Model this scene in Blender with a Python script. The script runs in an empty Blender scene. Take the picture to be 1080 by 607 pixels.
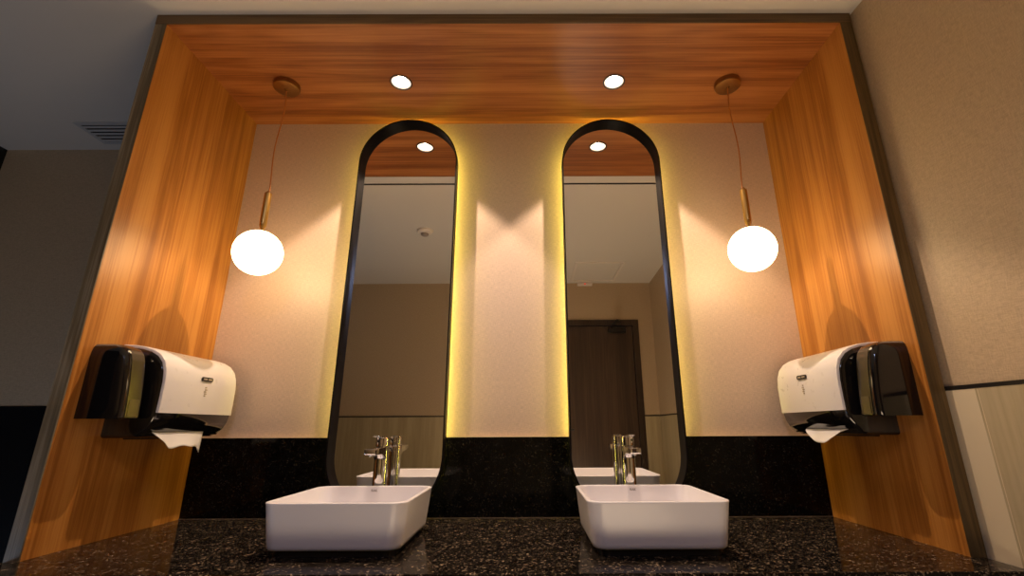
import bpy, bmesh, math, random
from mathutils import Vector, Matrix
random.seed(7)
Z0 = 0.85                      # height of the counter top above the floor
PI = math.pi
scene = bpy.context.scene
col = scene.collection

# ------------------------------------------------------------------ materials
def new_mat(name):
    m = bpy.data.materials.new(name); m.use_nodes = True
    return m, m.node_tree, m.node_tree.nodes['Principled BSDF']

def plain(name, c, rough=.5, metal=0., emis=None, es=0., coat=0., spec=.5, noise=0., nscale=40):
    m, nt, b = new_mat(name)
    b.inputs['Base Color'].default_value = (*c, 1)
    b.inputs['Roughness'].default_value = rough
    b.inputs['Metallic'].default_value = metal
    b.inputs['Coat Weight'].default_value = coat
    b.inputs['Specular IOR Level'].default_value = spec
    if emis:
        b.inputs['Emission Color'].default_value = (*emis, 1)
        b.inputs['Emission Strength'].default_value = es
    tc = nt.nodes.new('ShaderNodeTexCoord'); n = nt.nodes.new('ShaderNodeTexNoise')
    n.inputs['Scale'].default_value = nscale; n.inputs['Detail'].default_value = 3
    nt.links.new(tc.outputs['Object'], n.inputs['Vector'])
    if noise:
        mx = nt.nodes.new('ShaderNodeMixRGB'); mx.blend_type = 'MULTIPLY'; mx.inputs[0].default_value = noise
        mx.inputs[1].default_value = (*c, 1)
        nt.links.new(n.outputs['Fac'], mx.inputs[2]); nt.links.new(mx.outputs[0], b.inputs['Base Color'])
    else:
        mr = nt.nodes.new('ShaderNodeMapRange')
        mr.inputs['To Min'].default_value = max(0, rough - .02); mr.inputs['To Max'].default_value = rough + .02
        nt.links.new(n.outputs['Fac'], mr.inputs['Value'])
        if rough > 0.03: nt.links.new(mr.outputs[0], b.inputs['Roughness'])
    return m

def wood(name, axis, dark, mid, light, rough=.37, seed=0., fine=1.):
    """straight-grained veneer, the grain running along axis"""
    m, nt, b = new_mat(name); L = nt.links.new; N = nt.nodes.new
    tc = N('ShaderNodeTexCoord')
    def stretched(s_along, s_across):
        mp = N('ShaderNodeMapping'); sc = [s_across] * 3; sc[axis] = s_along
        mp.inputs['Scale'].default_value = sc; mp.inputs['Location'].default_value = (seed, seed * 1.7, seed * .6)
        L(tc.outputs['Object'], mp.inputs['Vector']); return mp
    # broad figure
    a = N('ShaderNodeTexNoise'); a.inputs['Scale'].default_value = 1; a.inputs['Detail'].default_value = 3; a.inputs['Distortion'].default_value = .5
    L(stretched(.45, 13).outputs[0], a.inputs['Vector'])
    # cathedral lines: contour bands of a stretched noise
    c = N('ShaderNodeTexNoise'); c.inputs['Scale'].default_value = 1; c.inputs['Detail'].default_value = 1.5; c.inputs['Distortion'].default_value = .25
    L(stretched(.55, 7).outputs[0], c.inputs['Vector'])
    mu = N('ShaderNodeMath'); mu.operation = 'MULTIPLY'; mu.inputs[1].default_value = 75; L(c.outputs['Fac'], mu.inputs[0])
    si = N('ShaderNodeMath'); si.operation = 'SINE'; L(mu.outputs[0], si.inputs[0])
    # fine pores
    f = N('ShaderNodeTexNoise'); f.inputs['Scale'].default_value = 1; f.inputs['Detail'].default_value = 5; f.inputs['Roughness'].default_value = .7
    L(stretched(2.4, 130 * fine).outputs[0], f.inputs['Vector'])
    add = N('ShaderNodeMath'); add.operation = 'MULTIPLY_ADD'; add.inputs[1].default_value = .045
    L(si.outputs[0], add.inputs[0]); L(a.outputs['Fac'], add.inputs[2])
    add2 = N('ShaderNodeMath'); add2.operation = 'MULTIPLY_ADD'; add2.inputs[1].default_value = .85
    L(f.outputs['Fac'], add2.inputs[0]); L(add.outputs[0], add2.inputs[2])
    cr = N('ShaderNodeValToRGB'); e = cr.color_ramp.elements
    e[0].position = .66; e[0].color = (*dark, 1); e[1].position = 1.0; e[1].color = (*light, 1)
    k = e.new(.83); k.color = (*mid, 1)
    sc_ = N('ShaderNodeMath'); sc_.operation = 'MULTIPLY'; sc_.inputs[1].default_value = .90; L(add2.outputs[0], sc_.inputs[0]); L(sc_.outputs[0], cr.inputs['Fac']); L(cr.outputs[0], b.inputs['Base Color'])
    b.inputs['Roughness'].default_value = rough
    bp = N('ShaderNodeBump'); bp.inputs['Strength'].default_value = .10; bp.inputs['Distance'].default_value = .001
    L(f.outputs['Fac'], bp.inputs['Height']); L(bp.outputs[0], b.inputs['Normal'])
    return m

def weave(name, c, rough=.75, s=.16):
    """fine woven vinyl wall covering"""
    m, nt, b = new_mat(name); L = nt.links.new; N = nt.nodes.new
    tc = N('ShaderNodeTexCoord'); outs = []
    for sc in ((60, 60, 600), (600, 600, 60)):
        mp = N('ShaderNodeMapping'); mp.inputs['Scale'].default_value = sc; L(tc.outputs['Object'], mp.inputs['Vector'])
        n = N('ShaderNodeTexNoise'); n.inputs['Scale'].default_value = 1; n.inputs['Detail'].default_value = 2; L(mp.outputs[0], n.inputs['Vector']); outs.append(n)
    ad = N('ShaderNodeMath'); ad.operation = 'ADD'; L(outs[0].outputs['Fac'], ad.inputs[0]); L(outs[1].outputs['Fac'], ad.inputs[1])
    cr = N('ShaderNodeValToRGB'); e = cr.color_ramp.elements
    e[0].position = .36; e[1].position = .64
    e[0].color = (*[v * (1 - s) for v in c], 1); e[1].color = (*[v * (1 + s) for v in c], 1)
    hf = N('ShaderNodeMath'); hf.operation = 'MULTIPLY'; hf.inputs[1].default_value = .5; L(ad.outputs[0], hf.inputs[0])
    L(hf.outputs[0], cr.inputs['Fac']); L(cr.outputs[0], b.inputs['Base Color'])
    b.inputs['Roughness'].default_value = rough
    bp = N('ShaderNodeBump'); bp.inputs['Strength'].default_value = .25; bp.inputs['Distance'].default_value = .001
    L(hf.outputs[0], bp.inputs['Height']); L(bp.outputs[0], b.inputs['Normal'])
    return m

def granite(name, base, speck, amount=.62, rough=.08):
    m, nt, b = new_mat(name); L = nt.links.new; N = nt.nodes.new
    tc = N('ShaderNodeTexCoord')
    v = N('ShaderNodeTexVoronoi'); v.inputs['Scale'].default_value = 230; v.inputs['Randomness'].default_value = 1
    wn = N('ShaderNodeTexNoise'); wn.inputs['Scale'].default_value = 60; wn.inputs['Detail'].default_value = 4
    mpv = N('ShaderNodeMixRGB'); mpv.blend_type = 'ADD'; mpv.inputs[0].default_value = .02
    L(tc.outputs['Object'], mpv.inputs[1]); L(wn.outputs['Color'], mpv.inputs[2]); L(tc.outputs['Object'], wn.inputs['Vector'])
    L(mpv.outputs[0], v.inputs['Vector'])
    sep = N('ShaderNodeSeparateColor'); L(v.outputs['Color'], sep.inputs[0])
    cr = N('ShaderNodeValToRGB'); e = cr.color_ramp.elements
    e[0].position = amount; e[0].color = (*base, 1); e[1].position = 1.; e[1].color = (*speck, 1)
    k = e.new(.9); k.color = (*[base[i] * .4 + speck[i] * .28 for i in range(3)], 1)
    L(sep.outputs[0], cr.inputs['Fac'])
    n2 = N('ShaderNodeTexNoise'); n2.inputs['Scale'].default_value = 28; n2.inputs['Detail'].default_value = 5; L(tc.outputs['Object'], n2.inputs['Vector'])
    mr = N('ShaderNodeMapRange'); mr.inputs['From Min'].default_value = .35; mr.inputs['From Max'].default_value = .65; mr.inputs['To Min'].default_value = .35; mr.inputs['To Max'].default_value = 1.25
    L(n2.outputs['Fac'], mr.inputs['Value'])
    mx = N('ShaderNodeMixRGB'); mx.blend_type = 'MULTIPLY'; mx.inputs[0].default_value = 1
    L(cr.outputs[0], mx.inputs[1]); L(mr.outputs[0], mx.inputs[2]); L(mx.outputs[0], b.inputs['Base Color'])
    b.inputs['Roughness'].default_value = rough; b.inputs['Specular IOR Level'].default_value = .17
    return m

M = {}
M['wood_v'] = wood('wood_vertical', 2, (.31, .105, .014), (.44, .170, .029), (.54, .235, .050), seed=3.1)
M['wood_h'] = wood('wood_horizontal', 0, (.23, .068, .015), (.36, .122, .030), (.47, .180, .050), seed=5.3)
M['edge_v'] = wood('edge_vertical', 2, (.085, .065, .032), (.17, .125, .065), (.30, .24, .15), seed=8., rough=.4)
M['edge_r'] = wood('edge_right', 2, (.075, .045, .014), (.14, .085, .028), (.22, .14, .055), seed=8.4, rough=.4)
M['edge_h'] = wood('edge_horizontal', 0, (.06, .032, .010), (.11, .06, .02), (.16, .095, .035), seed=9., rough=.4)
M['paper'] = weave('wallpaper', (.64, .49, .385), rough=.40)
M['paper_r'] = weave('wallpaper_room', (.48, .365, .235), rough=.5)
M['ceil'] = plain('ceiling_paint', (.74, .70, .64), .7)
M['floor'] = plain('floor_tile', (.16, .13, .10), .35, noise=.5, nscale=6)
M['tile'] = wood('stone_tile', 2, (.38, .31, .185), (.43, .355, .215), (.48, .40, .25), rough=.35, seed=1.3, fine=.3)
M['grout'] = plain('grout', (.66, .56, .38), .8)
M['black_trim'] = plain('black_trim', (.012, .010, .010), .35)
M['black_wall'] = plain('black_stone', (.006, .006, .007), .25)
M['counter'] = granite('counter_granite', (.010, .008, .007), (.30, .225, .15), .69, .10)
M['splash'] = granite('splash_granite', (.0035, .0035, .0037), (.035, .028, .02), .86, .07)
M['caulk'] = plain('caulk', (.55, .42, .28), .5)
M['caulk_dark'] = plain('caulk_dark', (.13, .09, .06), .5)
M['frame'] = plain('mirror_frame', (.005, .004, .004), .4, spec=.12)
M['mirror'] = plain('mirror_silver', (.90, .90, .88), 0., 1.)
M['led'] = plain('led_strip', (1, .9, .5), .5, emis=(.95, .80, .12), es=38)
M['brass'] = plain('brushed_brass', (.62, .38, .12), .28, 1.)
M['brass_d'] = plain('brushed_brass_canopy', (.36, .21, .08), .3, 1.)
M['cord'] = plain('cord', (.50, .17, .03), .6)
M['globe'] = plain('opal_glass', (1, .97, .9), .25, emis=(1., .73, .38), es=11)
M['bulb'] = plain('downlight_bulb', (1, 1, 1), .4, emis=(1., .80, .58), es=22)
M['refl'] = plain('downlight_reflector', (.95, .92, .88), .35, emis=(1., .82, .7), es=.45)  # cup given a faint glow to stand in for light off the bulb
M['lamp_ring'] = plain('downlight_ring', (.05, .035, .03), .4)
M['ceramic'] = plain('ceramic', (.82, .80, .82), .30, coat=.05)
M['logo'] = plain('logo_grey', (.25, .22, .21), .5)
M['chrome'] = plain('chrome', (.80, .79, .80), .05, 1.)
M['drain'] = plain('drain_chrome', (.7, .7, .7), .15, 1.)
M['gloss_black'] = plain('gloss_black', (.006, .0055, .006), .09, coat=.5)
M['smoke'] = plain('smoky_cover', (.022, .017, .006), .10, coat=.4)
M['smoke_l'] = plain('smoky_cover_light', (.06, .046, .02), .16, coat=.3)
M['satin_black'] = plain('satin_black', (.009, .008, .008), .30)
M['white_p'] = plain('white_plastic', (.82, .78, .76), .28)
M['badge_l'] = plain('badge_light', (.42, .36, .28), .4)
M['tissue'] = plain('tissue', (.86, .83, .80), .9)
M['vent'] = plain('vent_metal', (.55, .55, .55), .5)
M['white_dev'] = plain('white_device', (.80, .74, .68), .5)
M['grey_dev'] = plain('grey_device', (.35, .30, .27), .5)
M['door'] = wood('door_veneer', 2, (.028, .014, .008), (.045, .023, .013), (.065, .036, .021), rough=.4, seed=2.)
M['door_frame'] = wood('door_frame_veneer', 2, (.022, .011, .006), (.033, .017, .009), (.045, .025, .014), rough=.4, seed=4.)
M['red'] = plain('red_led', (.8, .05, .03), .4, emis=(1, .05, .03), es=1.2)

# ------------------------------------------------------------------ helpers
def tag(o, label=None, cat=None, group=None, kind=None):
    if label: o['label'] = label
    if cat: o['category'] = cat
    if group: o['group'] = group
    if kind: o['kind'] = kind
    return o

def empty(name, loc):
    o = bpy.data.objects.new(name, None); o.empty_display_size = .05
    o.location = (loc[0], loc[1], loc[2] + Z0); col.objects.link(o)
    return o

def wloc(o):
    v = Vector((0, 0, 0))
    while o is not None:
        v += Vector(o.location); o = o.parent
    return v

def link(name, bm, mat, parent=None, origin=None, smooth=None):
    """bm is in counter coordinates (z = 0 on the counter top)"""
    me = bpy.data.meshes.new(name)
    if origin is None:
        xs = [v.co for v in bm.verts]
        origin = Vector(((min(c.x for c in xs) + max(c.x for c in xs)) / 2, (min(c.y for c in xs) + max(c.y for c in xs)) / 2, min(c.z for c in xs)))
    origin = Vector(origin)
    bmesh.ops.recalc_face_normals(bm, faces=bm.faces)
    for v in bm.verts: v.co -= origin
    bm.to_mesh(me); bm.free()
    mats = mat if isinstance(mat, (list, tuple)) else [mat]
    for k in mats: me.materials.append(M[k])
    o = bpy.data.objects.new(name, me); col.objects.link(o)
    wp = origin + Vector((0, 0, Z0))
    if parent is not None:
        o.parent = parent; o.location = wp - wloc(parent)
    else: o.location = wp
    if smooth is not None:
        for p in me.polygons: p.use_smooth = True
        bm2 = bmesh.new(); bm2.from_mesh(me)
        for e in bm2.edges:
            if len(e.link_faces) == 2 and e.calc_face_angle(0) > math.radians(smooth): e.smooth = False
        bm2.to_mesh(me); bm2.free()
    return o

def box(bm, x0, x1, y0, y1, z0, z1, bev=0., seg=2):
    b = bmesh.new()
    vs = [b.verts.new((x, y, z)) for x in (x0, x1) for y in (y0, y1) for z in (z0, z1)]
    for f in ((0, 1, 3, 2), (4, 6, 7, 5), (0, 4, 5, 1), (2, 3, 7, 6), (0, 2, 6, 4), (1, 5, 7, 3)):
        b.faces.new([vs[i] for i in f])
    if bev: bmesh.ops.bevel(b, geom=list(b.edges), offset=bev, segments=seg, profile=.5, affect='EDGES')
    merge(bm, b); return bm

def merge(dst, src):
    src.verts.index_update(); mp = [dst.verts.new(v.co) for v in src.verts]
    for f in src.faces:
        nf = dst.faces.new([mp[v.index] for v in f.verts]); nf.material_index = f.material_index
    src.free()

def prism(bm, pts, z0, z1):
    """vertical prism on a plan polygon"""
    a = [bm.verts.new((x, y, z0)) for x, y in pts]; b = [bm.verts.new((x, y, z1)) for x, y in pts]
    n = len(pts); bm.faces.new(a[::-1]); bm.faces.new(b)
    for i in range(n): bm.faces.new((a[i], a[(i + 1) % n], b[(i + 1) % n], b[i]))
    return bm

def loft(bm, rings, cap0=True, cap1=True, closed=True):
    vv = [[bm.verts.new(p) for p in r] for r in rings]; n = len(vv[0])
    for a, b in zip(vv, vv[1:]):
        for i in range(n if closed else n - 1):
            bm.faces.new((a[i], a[(i + 1) % n], b[(i + 1) % n], b[i]))
    if cap0: bm.faces.new(vv[0][::-1])
    if cap1: bm.faces.new(vv[-1])
    return bm

def rrect(cx, cy, hw, hd, r, z, seg=8):
    out = []
    for qx, qy, a0 in ((1, 1, 0), (-1, 1, 90), (-1, -1, 180), (1, -1, 270)):
        for k in range(seg + 1):
            a = math.radians(a0 + 90 * k / seg)
            out.append((cx + qx * (hw - r) + r * math.cos(a), cy + qy * (hd - r) + r * math.sin(a), z))
    return out

def lathe(bm, cx, cy, prof, n=32, cap0=True, cap1=True):
    return loft(bm, [[(cx + r * math.cos(2 * PI * i / n), cy + r * math.sin(2 * PI * i / n), z) for i in range(n)] for r, z in prof], cap0, cap1)

def tube(bm, pts, r, n=10):
    rings = []
    for i, p in enumerate(pts):
        p = Vector(p); d = (Vector(pts[min(i + 1, len(pts) - 1)]) - Vector(pts[max(i - 1, 0)])).normalized()
        a = d.orthogonal().normalized(); b = d.cross(a)
        if rings:   # keep the rings aligned
            a = (pa - d * pa.dot(d)).normalized(); b = d.cross(a)
        pa = a
        rings.append([tuple(p + a * r * math.cos(2 * PI * k / n) + b * r * math.sin(2 * PI * k / n)) for k in range(n)])
    return loft(bm, rings)

def stadium(cx, y, hw, zb, zt, n=40):
    """outline of an upright pill, in the plane y"""
    out = []
    for k in range(n + 1):
        a = PI * k / n; out.append((cx + hw * math.cos(a), y, zt - hw + hw * math.sin(a)))
    for k in range(n + 1):
        a = PI + PI * k / n; out.append((cx + hw * math.cos(a), y, zb + hw + hw * math.sin(a)))
    return out

B = bmesh.new
H, ZC, D, TR, W = 1.768, 1.81, .594, .042, 1.25
FL = -Z0
YB, YR, XL = .278, -2.90, -2.79
def xr(y): return 1.30 + max(0., (-D - y)) * .040      # the right wall leaves the alcove at a slight angle
S = .297
TZ = .435

# ------------------------------------------------------------------ the room
def struct(name, bm, mat): return tag(link(name, bm, mat, origin=(0, 0, FL)), kind='structure')
struct('floor', box(B(), XL - .1, 1.6, YR - .1, YB + .1, FL - .1, FL), 'floor')
struct('ceiling', box(B(), XL - .1, 1.6, YR - .1, YB + .1, ZC, ZC + .1), 'ceil')
struct('wall_back', box(B(), -W - TR, W + TR, 0, YB + .1, FL, ZC), 'paper')
b = B(); box(b, XL - .1, -W - TR, YB, YB + .1, FL, ZC); struct('wall_back_left', b, 'paper_r')
struct('baseboard_back_left', box(B(), XL, -W - TR, YB - .008, YB, FL, TZ), 'black_wall')
struct('wall_left', box(B(), XL - .1, XL, YR, YB, FL, ZC), 'black_wall')
b = B(); prism(b, [(xr(YB), YB + .1), (xr(-D), -D), (xr(YR), YR - .1), (1.6, YR - .1), (1.6, YB + .1)], FL, ZC); struct('wall_right', b, 'paper_r')
# rear wall with a door opening
DX0, DX1, DZ = .30, 1.235, 1.405
b = B(); box(b, XL - .1, DX0, YR - .1, YR, FL, ZC); box(b, DX1, 1.6, YR - .1, YR, FL, ZC); box(b, DX0, DX1, YR - .1, YR, DZ, ZC)
struct('wall_rear', b, 'paper_r')
# stone tile wainscot under a thin black line, right and rear
def tiles_right():
    b = B(); th = .006; ys = [-D + .51, -.69, -1.29, -1.89, -2.49, YR]
    for a, c in zip(ys, ys[1:]):
        a -= .0012; c += .0012
        prism(b, [(xr(a) - th, a), (xr(c) - th, c), (xr(c), c), (xr(a), a)], FL, TZ - .006)
    return b
def grout_right():
    return prism(B(), [(xr(0) - .0058, 0), (xr(-D) - .0058, -D), (xr(YR) - .0058, YR), (xr(YR), YR), (xr(0), 0)], FL, TZ - .007)
struct('trim_1', tiles_right(), 'tile')
struct('trim_2', grout_right(), 'grout')
struct('trim_3', prism(B(), [(xr(0) - .007, 0), (xr(-D) - .007, -D), (xr(YR) - .007, YR), (xr(YR), YR), (xr(0), 0)], TZ - .006, TZ + .005), 'black_trim')
b = B(); xs = [XL, -2.5, -1.9, -1.3, -.7, -.1, DX0]
for a, c in zip(xs, xs[1:]): box(b, a + .0012, c - .0012, YR, YR + .006, FL, TZ - .006)
box(b, DX1, xr(YR), YR, YR + .006, FL, TZ - .006)
struct('trim_4', b, 'tile')
b = B(); box(b, XL, DX0, YR, YR + .007, TZ - .006, TZ + .005); box(b, DX1, xr(YR) - .004, YR, YR + .007, TZ - .006, TZ + .005)
struct('trim_5', b, 'black_trim')
# black slot in the ceiling in front of the alcove
struct('trim_6', box(B(), -1.28, 1.29, -.768, -.752, ZC - .002, ZC + .001), 'black_trim')

# rear door
d = empty('door_1', ((DX0 + DX1) / 2, YR, FL)); tag(d, kind='structure')
b = B(); fw = .06
box(b, DX0, DX0 + fw, YR - .06, YR + .012, FL, DZ); box(b, DX1 - fw, DX1, YR - .06, YR + .012, FL, DZ); box(b, DX0 + fw, DX1 - fw, YR - .06, YR + .012, DZ - fw, DZ)
link('door_frame', b, 'door_frame', d)
link('door_leaf', box(B(), DX0 + fw + .004, DX1 - fw - .004, YR - .055, YR - .012, FL + .008, DZ - fw - .005), 'door', d)
b = B(); box(b, DX0 + fw + .055, DX0 + fw + .085, YR - .012, YR - .006, .27, .43, .003)
lathe_c = []
box(b, DX0 + fw + .055, DX0 + fw + .17, YR + .03, YR + .045, .295, .312, .004)
box(b, DX0 + fw + .062, DX0 + fw + .078, YR - .006, YR + .04, .295, .312, .003)
link('door_handle', b, 'satin_black', d)
cl = link('door_closer', box(B(), .915, 1.10, YR - .012, YR + .04, 1.265, 1.32, .006), 'satin_black', d)
b = B(); tube(b, [(.94, YR + .03, 1.325), (.99, YR + .15, 1.37)], .012, 6); tube(b, [(.99, YR + .15, 1.37), (1.04, YR + .01, 1.395)], .012, 6)
link('closer_arm', b, 'satin_black', cl)

# ------------------------------------------------------------------ alcove
def side_panel(s, edge, label):
    p = link('wood_side_panel', box(B(), *sorted((s * W, s * (W + TR))), -D, -.001, FL, H), 'wood_v', origin=(s * W, -D, FL))
    tag(p, label, 'panel', None)
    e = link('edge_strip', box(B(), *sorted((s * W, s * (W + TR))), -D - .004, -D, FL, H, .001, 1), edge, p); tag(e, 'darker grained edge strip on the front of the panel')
    return p
side_panel(-1, 'edge_v', 'tall orange-brown wood panel forming the left side of the alcove')
side_panel(1, 'edge_r', 'tall orange-brown wood panel forming the right side of the alcove, against the wallpapered side wall')

XD, YD = .462, -.290
def soffit():
    b = B(); loops = []
    rect = [b.verts.new(p) for p in ((-W - TR, -D, H), (W + TR, -D, H), (W + TR, 0, H), (-W - TR, 0, H))]
    es = [b.edges.new((rect[i], rect[(i + 1) % 4])) for i in range(4)]
    for s in (-1, 1):
        c = [b.verts.new((s * XD + .043 * math.cos(2 * PI * k / 32), YD + .043 * math.sin(2 * PI * k / 32), H)) for k in range(32)]
        c2 = [b.verts.new((v.co.x, v.co.y, ZC - .001)) for v in c]
        es += [b.edges.new((c[i], c[(i + 1) % 32])) for i in range(32)]; loops.append((c, c2))
    bmesh.ops.triangle_fill(b, edges=es, use_beauty=True)
    for c, c2 in loops:
        for i in range(32): b.faces.new((c[i], c[(i + 1) % 32], c2[(i + 1) % 32], c2[i]))
    top = [b.verts.new((v.co.x, v.co.y, ZC)) for v in rect]; b.faces.new(top)
    for i in range(4): b.faces.new((rect[i], rect[(i + 1) % 4], top[(i + 1) % 4], top[i]))
    return b
so = link('wood_soffit', soffit(), 'wood_h', origin=(0, -D, H)); tag(so, 'orange-brown wood soffit panel across the top of the alcove', 'panel')
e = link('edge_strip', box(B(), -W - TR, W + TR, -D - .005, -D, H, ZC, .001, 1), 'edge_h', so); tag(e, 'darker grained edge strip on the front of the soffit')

sp = link('granite_backsplash', box(B(), -W, W, -.018, -.0005, 0.0002, S - .003, .001, 1), 'splash'); tag(sp, 'low polished black granite backsplash running behind both basins', 'backsplash')
e = link('top_bead', box(B(), -W, W, -.019, -.0005, S - .003, S, .0008, 1), 'caulk', sp); tag(e, 'thin pale bead along the top edge')
ct = link('vanity_counter', box(B(), -1.285, W + .035, -.722, -D - .005, -.04, 0, .002, 2), 'counter')
tag(ct, 'long speckled black granite vanity counter carrying both basins', 'counter')
e = link('counter_slab', box(B(), -W + .0005, W - .0005, -D - .006, -.0005, -.04, 0), 'counter', ct)
e = link('front_apron', box(B(), -1.28, W + .03, -.715, -.695, -.22, -.04), 'counter', ct)
e = link('joint_bead', box(B(), -W, W, -.0205, -.018, 0.0002, .0022), 'caulk_dark', sp)

# ------------------------------------------------------------------ mirrors
def mirror(cx, label):
    ym, yf, yb = -.046, -.084, -.034; hw, zb, zt = .2255, .006, 1.731
    t = empty('arched_mirror', (cx, -.02, zb)); tag(t, label, 'mirror', None)
    lip = .0055
    # the frame: a hollow band round the glass
    rings = [stadium(cx, yb, hw, zb, zt), stadium(cx, yf, hw, zb, zt), stadium(cx, yf, hw - lip, zb + lip, zt - lip),
             stadium(cx, ym - .001, hw - lip, zb + lip, zt - lip), stadium(cx, yb, hw - lip, zb + lip, zt - lip)]
    b = B(); loft(b, rings + [rings[0]], False, False); bmesh.ops.remove_doubles(b, verts=b.verts, dist=1e-6)
    link('frame', b, 'frame', t, smooth=40)
    b = B(); r = stadium(cx, ym, hw - lip, zb + lip, zt - lip); b.faces.new([b.verts.new(p) for p in r])
    r2 = [b.verts.new((x, ym + .004, z)) for x, y, z in r]; b.faces.new(r2[::-1])
    link('mirror_glass', b, 'mirror', t)
    b = B(); k = .010
    loft(b, [stadium(cx, -.036, hw - k, zb + k, zt - k), stadium(cx, -.033, hw - k, zb + k, zt - k)])
    link('backing_board', b, 'satin_black', t)
    # the strip of light behind it, on a box that holds the mirror off the wall
    k = .034
    b = B(); loft(b, [stadium(cx, -.033, hw - k - .003, zb + k, zt - k), stadium(cx, -.0195, hw - k - .003, zb + k, zt - k)])
    link('mounting_box', b, 'white_dev', t)
    b = B(); loft(b, [stadium(cx, -.031, hw - k, zb + k, zt - k), stadium(cx, -.022, hw - k, zb + k, zt - k)], False, False)
    e = link('light_strip', b, 'led', t); tag(e, 'glowing yellow strip light behind the mirror edge')
mirror(-.4655, 'tall pill-shaped backlit wall mirror with a deep black frame, behind the left basin')
mirror(.4705, 'tall pill-shaped backlit wall mirror with a deep black frame, behind the right basin')

# ------------------------------------------------------------------ pendants
def pendant(x, y, zg, label, bend):
    t = empty('pendant_lamp', (x, y, H)); tag(t, label, 'lamp', None)
    b = B(); lathe(b, x, y, [(.053, H), (.054, H - .018), (.052, H - .022), (.044, H - .024), (.008, H - .026), (.006, H - .032)], 40)
    link('canopy', b, 'brass_d', t, smooth=35)
    zt = zg + .262
    pts = [(x + bend * .006 * math.sin(k / 14 * PI * 2.2), y + .003 * math.sin(k / 14 * PI * 3), H - .026 + (zt - H + .026) * k / 14) for k in range(15)]
    link('cord', tube(B(), pts, .0026, 8), 'cord', t, smooth=60)
    b = B(); lathe(b, x, y, [(.004, zt + .004), (.007, zt), (.0135, zt - .008), (.0135, zt - .140), (.0125, zt - .150), (.0065, zt - .163), (.0065, zt - .176)], 28)
    link('stem', b, 'brass', t, smooth=35)
    b = B(); R = .088
    lathe(b, x, y, [(max(.0005, R * math.sin(PI * k / 28)), zg + R * math.cos(PI * k / 28)) for k in range(29)], 48)
    e = link('globe', b, 'globe', t, smooth=80); tag(e, 'glowing round opal glass globe')
pendant(-.964, -.275, .986, 'glowing white globe pendant lamp on a brass stem, hanging at the left of the alcove', 1)
pendant(.958, -.282, .991, 'glowing white globe pendant lamp on a brass stem, hanging at the right of the alcove', -1)

# ------------------------------------------------------------------ downlights
def downlight(x, label):
    t = empty('recessed_downlight', (x, YD, H)); tag(t, label, 'light', None)
    b = B(); lathe(b, x, YD, [(.043, H + .002), (.0475, H - .0005), (.0475, H - .003), (.0415, H - .004), (.0405, H + .002)], 40, False, False)
    link('trim_ring', b, 'lamp_ring', t, smooth=40)
    b = B(); lathe(b, x, YD, [(.0405, H + .001), (.038, H + .012), (.030, H + .027), (.014, H + .032)], 40, False, False)
    link('reflector', b, 'refl', t, smooth=60)
    b = B(); lathe(b, x, YD, [(.015, H + .031), (.014, H + .028), (.008, H + .026), (.001, H + .025)], 32, True, True)
    link('bulb', b, 'bulb', t, smooth=60)
downlight(-XD, 'small round white downlight set in the wood soffit above the left mirror')
downlight(XD, 'small round white downlight set in the wood soffit above the right mirror')

# ------------------------------------------------------------------ basins
def text_mesh(name, txt, size, mat, parent, loc, rot, ext=.0003):
    cu = bpy.data.curves.new(name, 'FONT'); cu.body = txt; cu.size = size; cu.extrude = ext; cu.align_x = 'CENTER'; cu.align_y = 'CENTER'; cu.offset = .0002
    tmp = bpy.data.objects.new(name + '_tmp', cu); col.objects.link(tmp)
    dg = bpy.context.evaluated_depsgraph_get(); me = bpy.data.meshes.new_from_object(tmp.evaluated_get(dg))
    bpy.data.objects.remove(tmp); bpy.data.curves.remove(cu)
    me.materials.clear(); me.materials.append(M[mat])
    o = bpy.data.objects.new(name, me); col.objects.link(o); o.parent = parent
    o.location = Vector((loc[0], loc[1], loc[2] + Z0)) - wloc(parent); o.rotation_euler = rot
    return o

def basin(cx, logo_x, label):
    cy, hw, hd, h = -.398, .199, .197, .137
    t = empty('vessel_basin', (cx, cy, 0)); tag(t, label, 'basin', None)
    R = [(hw - .030, hd - .030, .030, .016), (hw - .019, hd - .019, .036, .017), (hw - .0145, hd - .0145, .040, .021), (hw - .0125, hd - .0125, .042, .030),
         (hw - .006, hd - .006, .044, .085), (hw - .001, hd - .001, .045, .131), (hw, hd, .045, .1345), (hw - .0008, hd - .0008, .0445, .1362), (hw - .003, hd - .003, .043, .137),
         (hw - .010, hd - .010, .039, .137), (hw - .0118, hd - .0118, .038, .136), (hw - .0125, hd - .0125, .0375, .133),
         (hw - .016, hd - .018, .040, .075), (hw - .024, hd - .026, .045, .052), (hw - .045, hd - .046, .05, .040), (hw - .1, hd - .1, .045, .037), (.030, .030, .0295, .034)]
    b = B(); loft(b, [rrect(cx, cy, a, d_, r, z, 10) for a, d_, r, z in R])
    link('bowl', b, 'ceramic', t, smooth=50)
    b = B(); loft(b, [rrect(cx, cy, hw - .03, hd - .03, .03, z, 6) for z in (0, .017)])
    e = link('foot', b, 'satin_black', t); tag(e, 'recessed foot ring under the bowl, coloured black as shadow')  # black colour paints the shadow in the gap below the bowl
    b = B(); lathe(b, cx, cy, [(.028, .034), (.030, .037), (.026, .040), (.004, .041)], 28); link('drain_cover', b, 'drain', t, smooth=50)
    text_mesh('maker_mark', 'RAK', .011, 'logo', t, (logo_x, cy + hd - .0155, .1225), (PI / 2, 0, 0))
basin(-.446, -.452, 'white rectangular ceramic vessel basin with rounded corners, under the left mirror')
basin(.446, .449, 'white rectangular ceramic vessel basin with rounded corners, under the right mirror')

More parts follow.
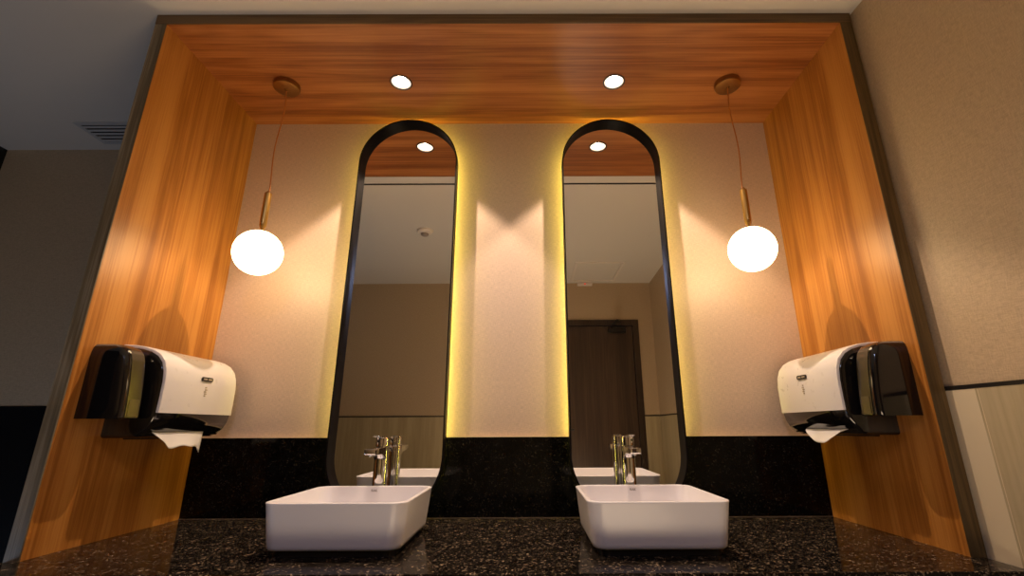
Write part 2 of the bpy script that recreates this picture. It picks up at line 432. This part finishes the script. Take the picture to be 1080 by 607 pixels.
def faucet(x, label):
    y = -.137
    t = empty('basin_faucet', (x, y, 0)); tag(t, label, 'faucet', None)
    b = B(); lathe(b, x, y, [(.030, 0), (.030, .004), (.0255, .008), (.0250, .235), (.0245, .258), (.0225, .262)], 36)
    link('body', b, 'chrome', t, smooth=35)
    b = B(); v0 = [(x - .020, y + .0, .236), (x + .020, y, .236), (x + .020, y, .262), (x - .020, y, .262)]
    secs = [(y, .021, .205, .264), (y - .028, .0205, .226, .264), (y - .060, .020, .238, .263), (y - .138, .0195, .242, .261)]
    loft(b, [[(x - w, yy, a), (x + w, yy, a), (x + w, yy, c), (x - w, yy, c)] for yy, w, a, c in secs])
    bmesh.ops.bevel(b, geom=list(b.edges), offset=.0028, segments=2, profile=.5, affect='EDGES')
    link('spout', b, 'chrome', t, smooth=35)
    b = B(); lathe(b, x, y - .120, [(.009, .236), (.010, .245)], 20); link('aerator', b, 'drain', t, smooth=35)
    b = B(); lathe(b, x, y, [(.019, .262), (.0235, .266), (.0240, .292), (.0225, .297), (.004, .299)], 36)
    hn = link('handle', b, 'chrome', t, smooth=35)
    b = B(); loft(b, [[(x - w, yy, a), (x + w, yy, a), (x + w, yy, c), (x - w, yy, c)] for yy, w, a, c in ((y + .014, .012, .295, .301), (y - .03, .0115, .297, .302), (y - .088, .010, .301, .306))])
    bmesh.ops.bevel(b, geom=list(b.edges), offset=.0016, segments=2, profile=.5, affect='EDGES')
    link('lever', b, 'chrome', hn, smooth=35)
faucet(-.460, 'chrome single-lever faucet with a flat spout, behind the left basin')
faucet(.455, 'chrome single-lever faucet with a flat spout, behind the right basin')

# ------------------------------------------------------------------ dispensers (p = distance out from the wood panel)
def soap(s, label):
    X = lambda p: s * (W - p)
    t = empty('soap_dispenser', (s * W, -.505, .361)); tag(t, label, 'dispenser', None)
    def ring(z, p, y0, y1, r):
        # plan outline, square at the panel and rounded at the two outer corners
        out = [(X(0), y1, z), (X(0), y0, z)]
        for k in range(7):
            a = -PI / 2 + PI / 2 * k / 6
            out.append((X(p - r + r * math.cos(a)), y0 + r + r * math.sin(a), z))
        for k in range(7):
            a = PI / 2 * k / 6
            out.append((X(p - r + r * math.cos(a)), y1 - r + r * math.sin(a), z))
        return out
    y0, y1 = -.551, -.462
    prof = [(.361, .126, 0), (.364, .130, 0), (.40, .129, 0), (.45, .125, 0), (.50, .119, 0), (.54, .112, 0), (.560, .105, .0015), (.574, .092, .005), (.583, .073, .012), (.586, .05, .02)]
    b = B(); loft(b, [ring(z, p, y0 + k, y1 - k, max(.012, .022 - k * .2)) for z, p, k in prof])
    link('housing', b, 'gloss_black', t, smooth=40)
    # smoky front window, a curved skin over the outer face
    def skin(za, zb, ya, yb, off, mat, name, lab):
        b = B(); rings = []; n = 10
        for i in range(n + 1):
            z = za + (zb - za) * i / n
            for (q0, q1) in zip(prof, prof[1:]):
                if q0[0] <= z <= q1[0] + 1e-9:
                    f = (z - q0[0]) / (q1[0] - q0[0]); p = q0[1] + f * (q1[1] - q0[1]); break
            rings.append([(X(p - .006), ya, z), (X(p + off), ya + .003, z), (X(p + off), yb - .003, z), (X(p - .006), yb, z)])
        loft(b, rings); e = link(name, b, mat, t); tag(e, lab)
    skin(.366, .556, -.533, -.478, .0012, 'smoke', 'front_window', 'smoky translucent olive-brown front window')
    skin(.368, .418, -.526, -.486, .0025, 'smoke_l', 'window_patch', 'lighter brown patch painted in at the foot of the window')  # lighter patch colours in the cover's reflection and see-through tone
soap(-1, 'glossy black soap dispenser on the left wood panel')
soap(1, 'glossy black soap dispenser on the right wood panel')

def towel(s, label, lab2, mirror_tip):
    X = lambda p: s * (W - p); y0, y1 = -.446, -.060
    t = empty('paper_towel_dispenser', (s * W, (y0 + y1) / 2, .306)); tag(t, label, 'dispenser', None)
    front = [(.098, .304), (.118, .310), (.138, .330), (.150, .352), (.156, .375), (.157, .420), (.157, .480), (.153, .515), (.143, .543), (.125, .564), (.100, .578), (.070, .587), (.035, .592), (0, .594)]
    b = B(); prof = [(0, .304)] + front
    ends = [(y0, .010), (y0 + .003, .004), (y0 + .010, 0), (y1 - .010, 0), (y1 - .003, .004), (y1, .010)]
    cz = .45
    def shr(p, z, k):   # shrink the outline towards the panel for the rounded ends
        return (max(0, p - k) if p > 0 else 0, z + (k if z < cz else -k) * (.8))
    loft(b, [[(X(shr(p, z, k)[0]), y, shr(p, z, k)[1]) for p, z in prof] for y, k in ends])
    link('housing', b, 'gloss_black', t, smooth=35)
    # white front cover wrapping the upper part
    cv = [q for q in front if q[1] >= .375]; cv[0] = (.156, .381)
    n = len(cv)
    def off(i, d):
        a = Vector(cv[max(i - 1, 0)]); c = Vector(cv[min(i + 1, n - 1)]); dr = (c - a).normalized(); nn = Vector((dr.y, -dr.x))
        if nn.x < 0 and nn.y < 0: nn = -nn
        return (max(0, cv[i][0] + nn.x * d), cv[i][1] + nn.y * d)
    def section(y, d):
        o = [off(i, d) for i in range(n)]; inn = [off(i, -.006) for i in range(n)]
        return [(X(p), y, z) for p, z in o] + [(X(p), y, z) for p, z in reversed(inn)]
    ya, yb = y0 + .004, y1 - .004
    b = B(); loft(b, [section(ya, .001), section(ya + .0015, .0042), section(ya + .006, .006), section(yb - .006, .006), section(yb - .0015, .0042), section(yb, .001)])
    e = link('front_cover', b, 'white_p', t, smooth=40); tag(e, 'white curved front cover')
    # badge: dark rounded lozenge with a lighter middle
    xs = .1636; yc = -.245
    def loz(hy, hz, p, zc, k=14, yo=0):
        pts = []
        for i in range(k):
            a = 2 * PI * i / k; cx_ = (hy - hz) * (1 if math.cos(a) > 0 else -1)
            pts.append((X(p), yc + yo + cx_ + hz * math.cos(a), zc + hz * math.sin(a)))
        return pts
    bz = .503
    b = B(); loft(b, [loz(.030, .0075, xs - .002, bz), loz(.030, .0075, xs + .0016, bz)]); bd = link('badge', b, 'satin_black', t); tag(bd, 'small dark lozenge badge')
    b = B()
    loft(b, [loz(.010, .0030, xs + .001, bz, yo=-.013), loz(.010, .0030, xs + .0022, bz, yo=-.013)])
    loft(b, [loz(.010, .0030, xs + .001, bz, yo=.013), loz(.010, .0030, xs + .0022, bz, yo=.013)])
    link('badge_inlay', b, 'badge_l', bd)
    b = B()
    for dz, hy, hz, yo in ((.016, .004, .0022, .001), (.008, .006, .0018, .003), (.001, .0065, .0020, -.001), (-.006, .0065, .0018, .002), (-.013, .004, .0022, .0)):
        loft(b, [loz(hy, hz, xs - .002, .458 + dz, yo=yo), loz(hy, hz, xs + .0008, .458 + dz, yo=yo)])
    e = link('hand_symbol', b, 'badge_l', t); tag(e, 'tiny grey printed symbol under the badge')
    b = B(); box(b, *sorted((X(.085), X(.030))), y0 + .05, y1 - .05, .2995, .3055)
    link('outlet_slot', b, 'satin_black', t)
    # the torn sheet hanging out
    b = B(); n1, n2 = 22, 8; grid = []
    ya, yb = (y0 + .035, y1 - .105) if s < 0 else (y0 + .045, y1 - .10)
    for j in range(n2 + 1):
        v = j / n2; row = []
        for i in range(n1 + 1):
            u = i / n1
            if s < 0: prof_l = .010 + .026 * min(1, u * 6) * (1 + .10 * math.sin(u * 9)) + (.020 * max(0, (u - .90) / .10))
            else: prof_l = -.008 + .042 * math.sin(PI * min(1, u * 1.02)) ** .8 * (1 - .25 * abs(u - .42))
            y = yb + (ya - yb) * u if s > 0 else ya + (yb - ya) * u
            bulge = .010 * math.sin(u * 11 + 1) * v + .030 * math.sin(PI * u) * v
            y += (.5 - u) * .05 * v * (1 if s < 0 else -1)
            row.append(b.verts.new((X(.128 + .35 * bulge + .016 * v), y, .322 - (prof_l + .014) * v + .002 * math.sin(u * 17) * v)))
        grid.append(row)
    for j in range(n2):
        for i in range(n1): b.faces.new((grid[j][i], grid[j][i + 1], grid[j + 1][i + 1], grid[j + 1][i]))
    o = link('paper_towel', b, 'tissue', None, smooth=80); tag(o, lab2, 'paper towel', None)
    md = o.modifiers.new('thick', 'SOLIDIFY'); md.thickness = .0012
towel(-1, 'white-fronted black paper towel dispenser on the left wood panel', 'white paper towel end hanging from the dispenser on the left panel', True)
towel(1, 'white-fronted black paper towel dispenser on the right wood panel', 'white paper towel end hanging from the dispenser on the right panel', False)

# ------------------------------------------------------------------ ceiling fittings
t = empty('ceiling_vent', (-1.93, .123, ZC)); tag(t, 'grey slatted air vent in the dim ceiling at the far left', 'vent')
vx0, vx1, vy0, vy1 = -2.20, -1.66, .030, .217
b = B(); f = .022
box(b, vx0, vx1, vy0, vy0 + f, ZC - .006, ZC); box(b, vx0, vx1, vy1 - f, vy1, ZC - .006, ZC); box(b, vx0, vx0 + f, vy0 + f, vy1 - f, ZC - .006, ZC); box(b, vx1 - f, vx1, vy0 + f, vy1 - f, ZC - .006, ZC)
link('vent_frame', b, 'vent', t)
link('vent_backing', box(B(), vx0 + f, vx1 - f, vy0 + f, vy1 - f, ZC - .001, ZC), 'satin_black', t)
for k in range(5):
    y = vy0 + f + .014 + k * .0285
    b = B(); loft(b, [[(x, y - .007, ZC - .007), (x, y + .008, ZC - .008), (x, y + .008, ZC - .0065), (x, y - .007, ZC - .0055)] for x in (vx0 + f, vx1 - f)])
    link('slat', b, 'vent', t)

t = empty('smoke_detector', (-.722, -1.487, ZC)); tag(t, 'small round smoke detector on the ceiling, seen in the left mirror', 'smoke detector')
b = B(); lathe(b, -.722, -1.487, [(.060, ZC), (.060, ZC - .012), (.052, ZC - .022), (.034, ZC - .026)], 36); link('detector_base', b, 'white_dev', t, smooth=35)
b = B(); lathe(b, -.722, -1.487, [(.030, ZC - .026), (.028, ZC - .040), (.018, ZC - .046)], 28); link('sensor_head', b, 'grey_dev', t, smooth=35)

t = empty('ceiling_access_panel', (.76, -2.51, ZC)); tag(t, 'square white access panel in the ceiling, seen in the right mirror', 'access panel')
b = B(); ax0, ax1, ay0, ay1, f = .53, .99, -2.80, -2.225, .022
box(b, ax0, ax1, ay0, ay0 + f, ZC - .012, ZC); box(b, ax0, ax1, ay1 - f, ay1, ZC - .012, ZC); box(b, ax0, ax0 + f, ay0 + f, ay1 - f, ZC - .012, ZC); box(b, ax1 - f, ax1, ay0 + f, ay1 - f, ZC - .012, ZC)
link('panel_frame', b, 'white_dev', t)
link('panel_door', box(B(), ax0 + f + .004, ax1 - f - .004, ay0 + f + .004, ay1 - f - .004, ZC - .003, ZC), 'ceil', t)
t = empty('motion_sensor', (.69, YR, 1.77)); tag(t, 'small white sensor with a red light, above the door seen in the right mirror', 'sensor')
link('sensor_case', box(B(), .61, .77, YR, YR + .04, 1.775, ZC - .002, .006), 'white_dev', t)
link('indicator_light', box(B(), .683, .699, YR + .038, YR + .043, 1.783, 1.795, .002), 'red', t)

# ------------------------------------------------------------------ lights
def lamp(name, kind, loc, energy, color, rot=(0, 0, 0), **kw):
    l = bpy.data.lights.new(name, kind); l.energy = energy; l.color = color
    for k, v in kw.items(): setattr(l, k, v)
    o = bpy.data.objects.new(name, l); col.objects.link(o)
    o.location = (loc[0], loc[1], loc[2] + Z0); o.rotation_euler = rot
    return o
for s in (-1, 1):
    lamp('downlight_beam', 'SPOT', (s * XD, YD, H - .004), 62, (1, .74, .54), spot_size=math.radians(94), spot_blend=.22, shadow_soft_size=.011)
# unseen cool spot without a fitting behind the camera, tilted at the basin fronts
lamp('room_cool_spot', 'SPOT', (-.15, -2.6, ZC - .02), 42, (.52, .60, 1), rot=(math.radians(38), 0, 0), spot_size=math.radians(105), spot_blend=.8, shadow_soft_size=.05)
# unseen added fills: cool for the left ceiling and wall, warm for the room
lamp('left_room_fill', 'AREA', (-2.3, -1.5, -.5), 6.0, (.50, .66, .92), rot=(PI - .6, 0, 0), shape='DISK', size=.8)
lamp('room_up_fill', 'AREA', (.35, -1.8, -.45), 15, (1, .74, .48), rot=(PI + .1, -.1, 0), shape='DISK', size=1.0)

w = bpy.data.worlds.new('World'); scene.world = w; w.use_nodes = True
w.node_tree.nodes['Background'].inputs[0].default_value = (.05, .06, .08, 1)

# ------------------------------------------------------------------ camera
cam = bpy.data.cameras.new('camera'); co = bpy.data.objects.new('camera', cam); col.objects.link(co)
fw_ = Vector((.00191649, .95824196, .28595223)); rt = Vector((.999991582, -.000798987, -.00402461)); up = rt.cross(fw_) ; up.normalize()
m3 = Matrix((rt, up, -fw_)).transposed()
co.matrix_world = Matrix.Translation((.0875, -1.969, .333375 + Z0)) @ m3.to_4x4()
cam.sensor_width = 36; cam.sensor_fit = 'HORIZONTAL'; cam.lens = 490.0676 / 1080 * 36
cam.shift_x = -18.275 / 1080
cam.clip_start = .02
scene.camera = co
scene.view_settings.view_transform = 'Standard'
scene.view_settings.look = 'None'
scene.view_settings.exposure = -.13
scene.cycles.max_bounces = 10; scene.cycles.diffuse_bounces = 6; scene.cycles.glossy_bounces = 6
scene.cycles.sample_clamp_indirect = 6
scene.cycles.use_denoising = True
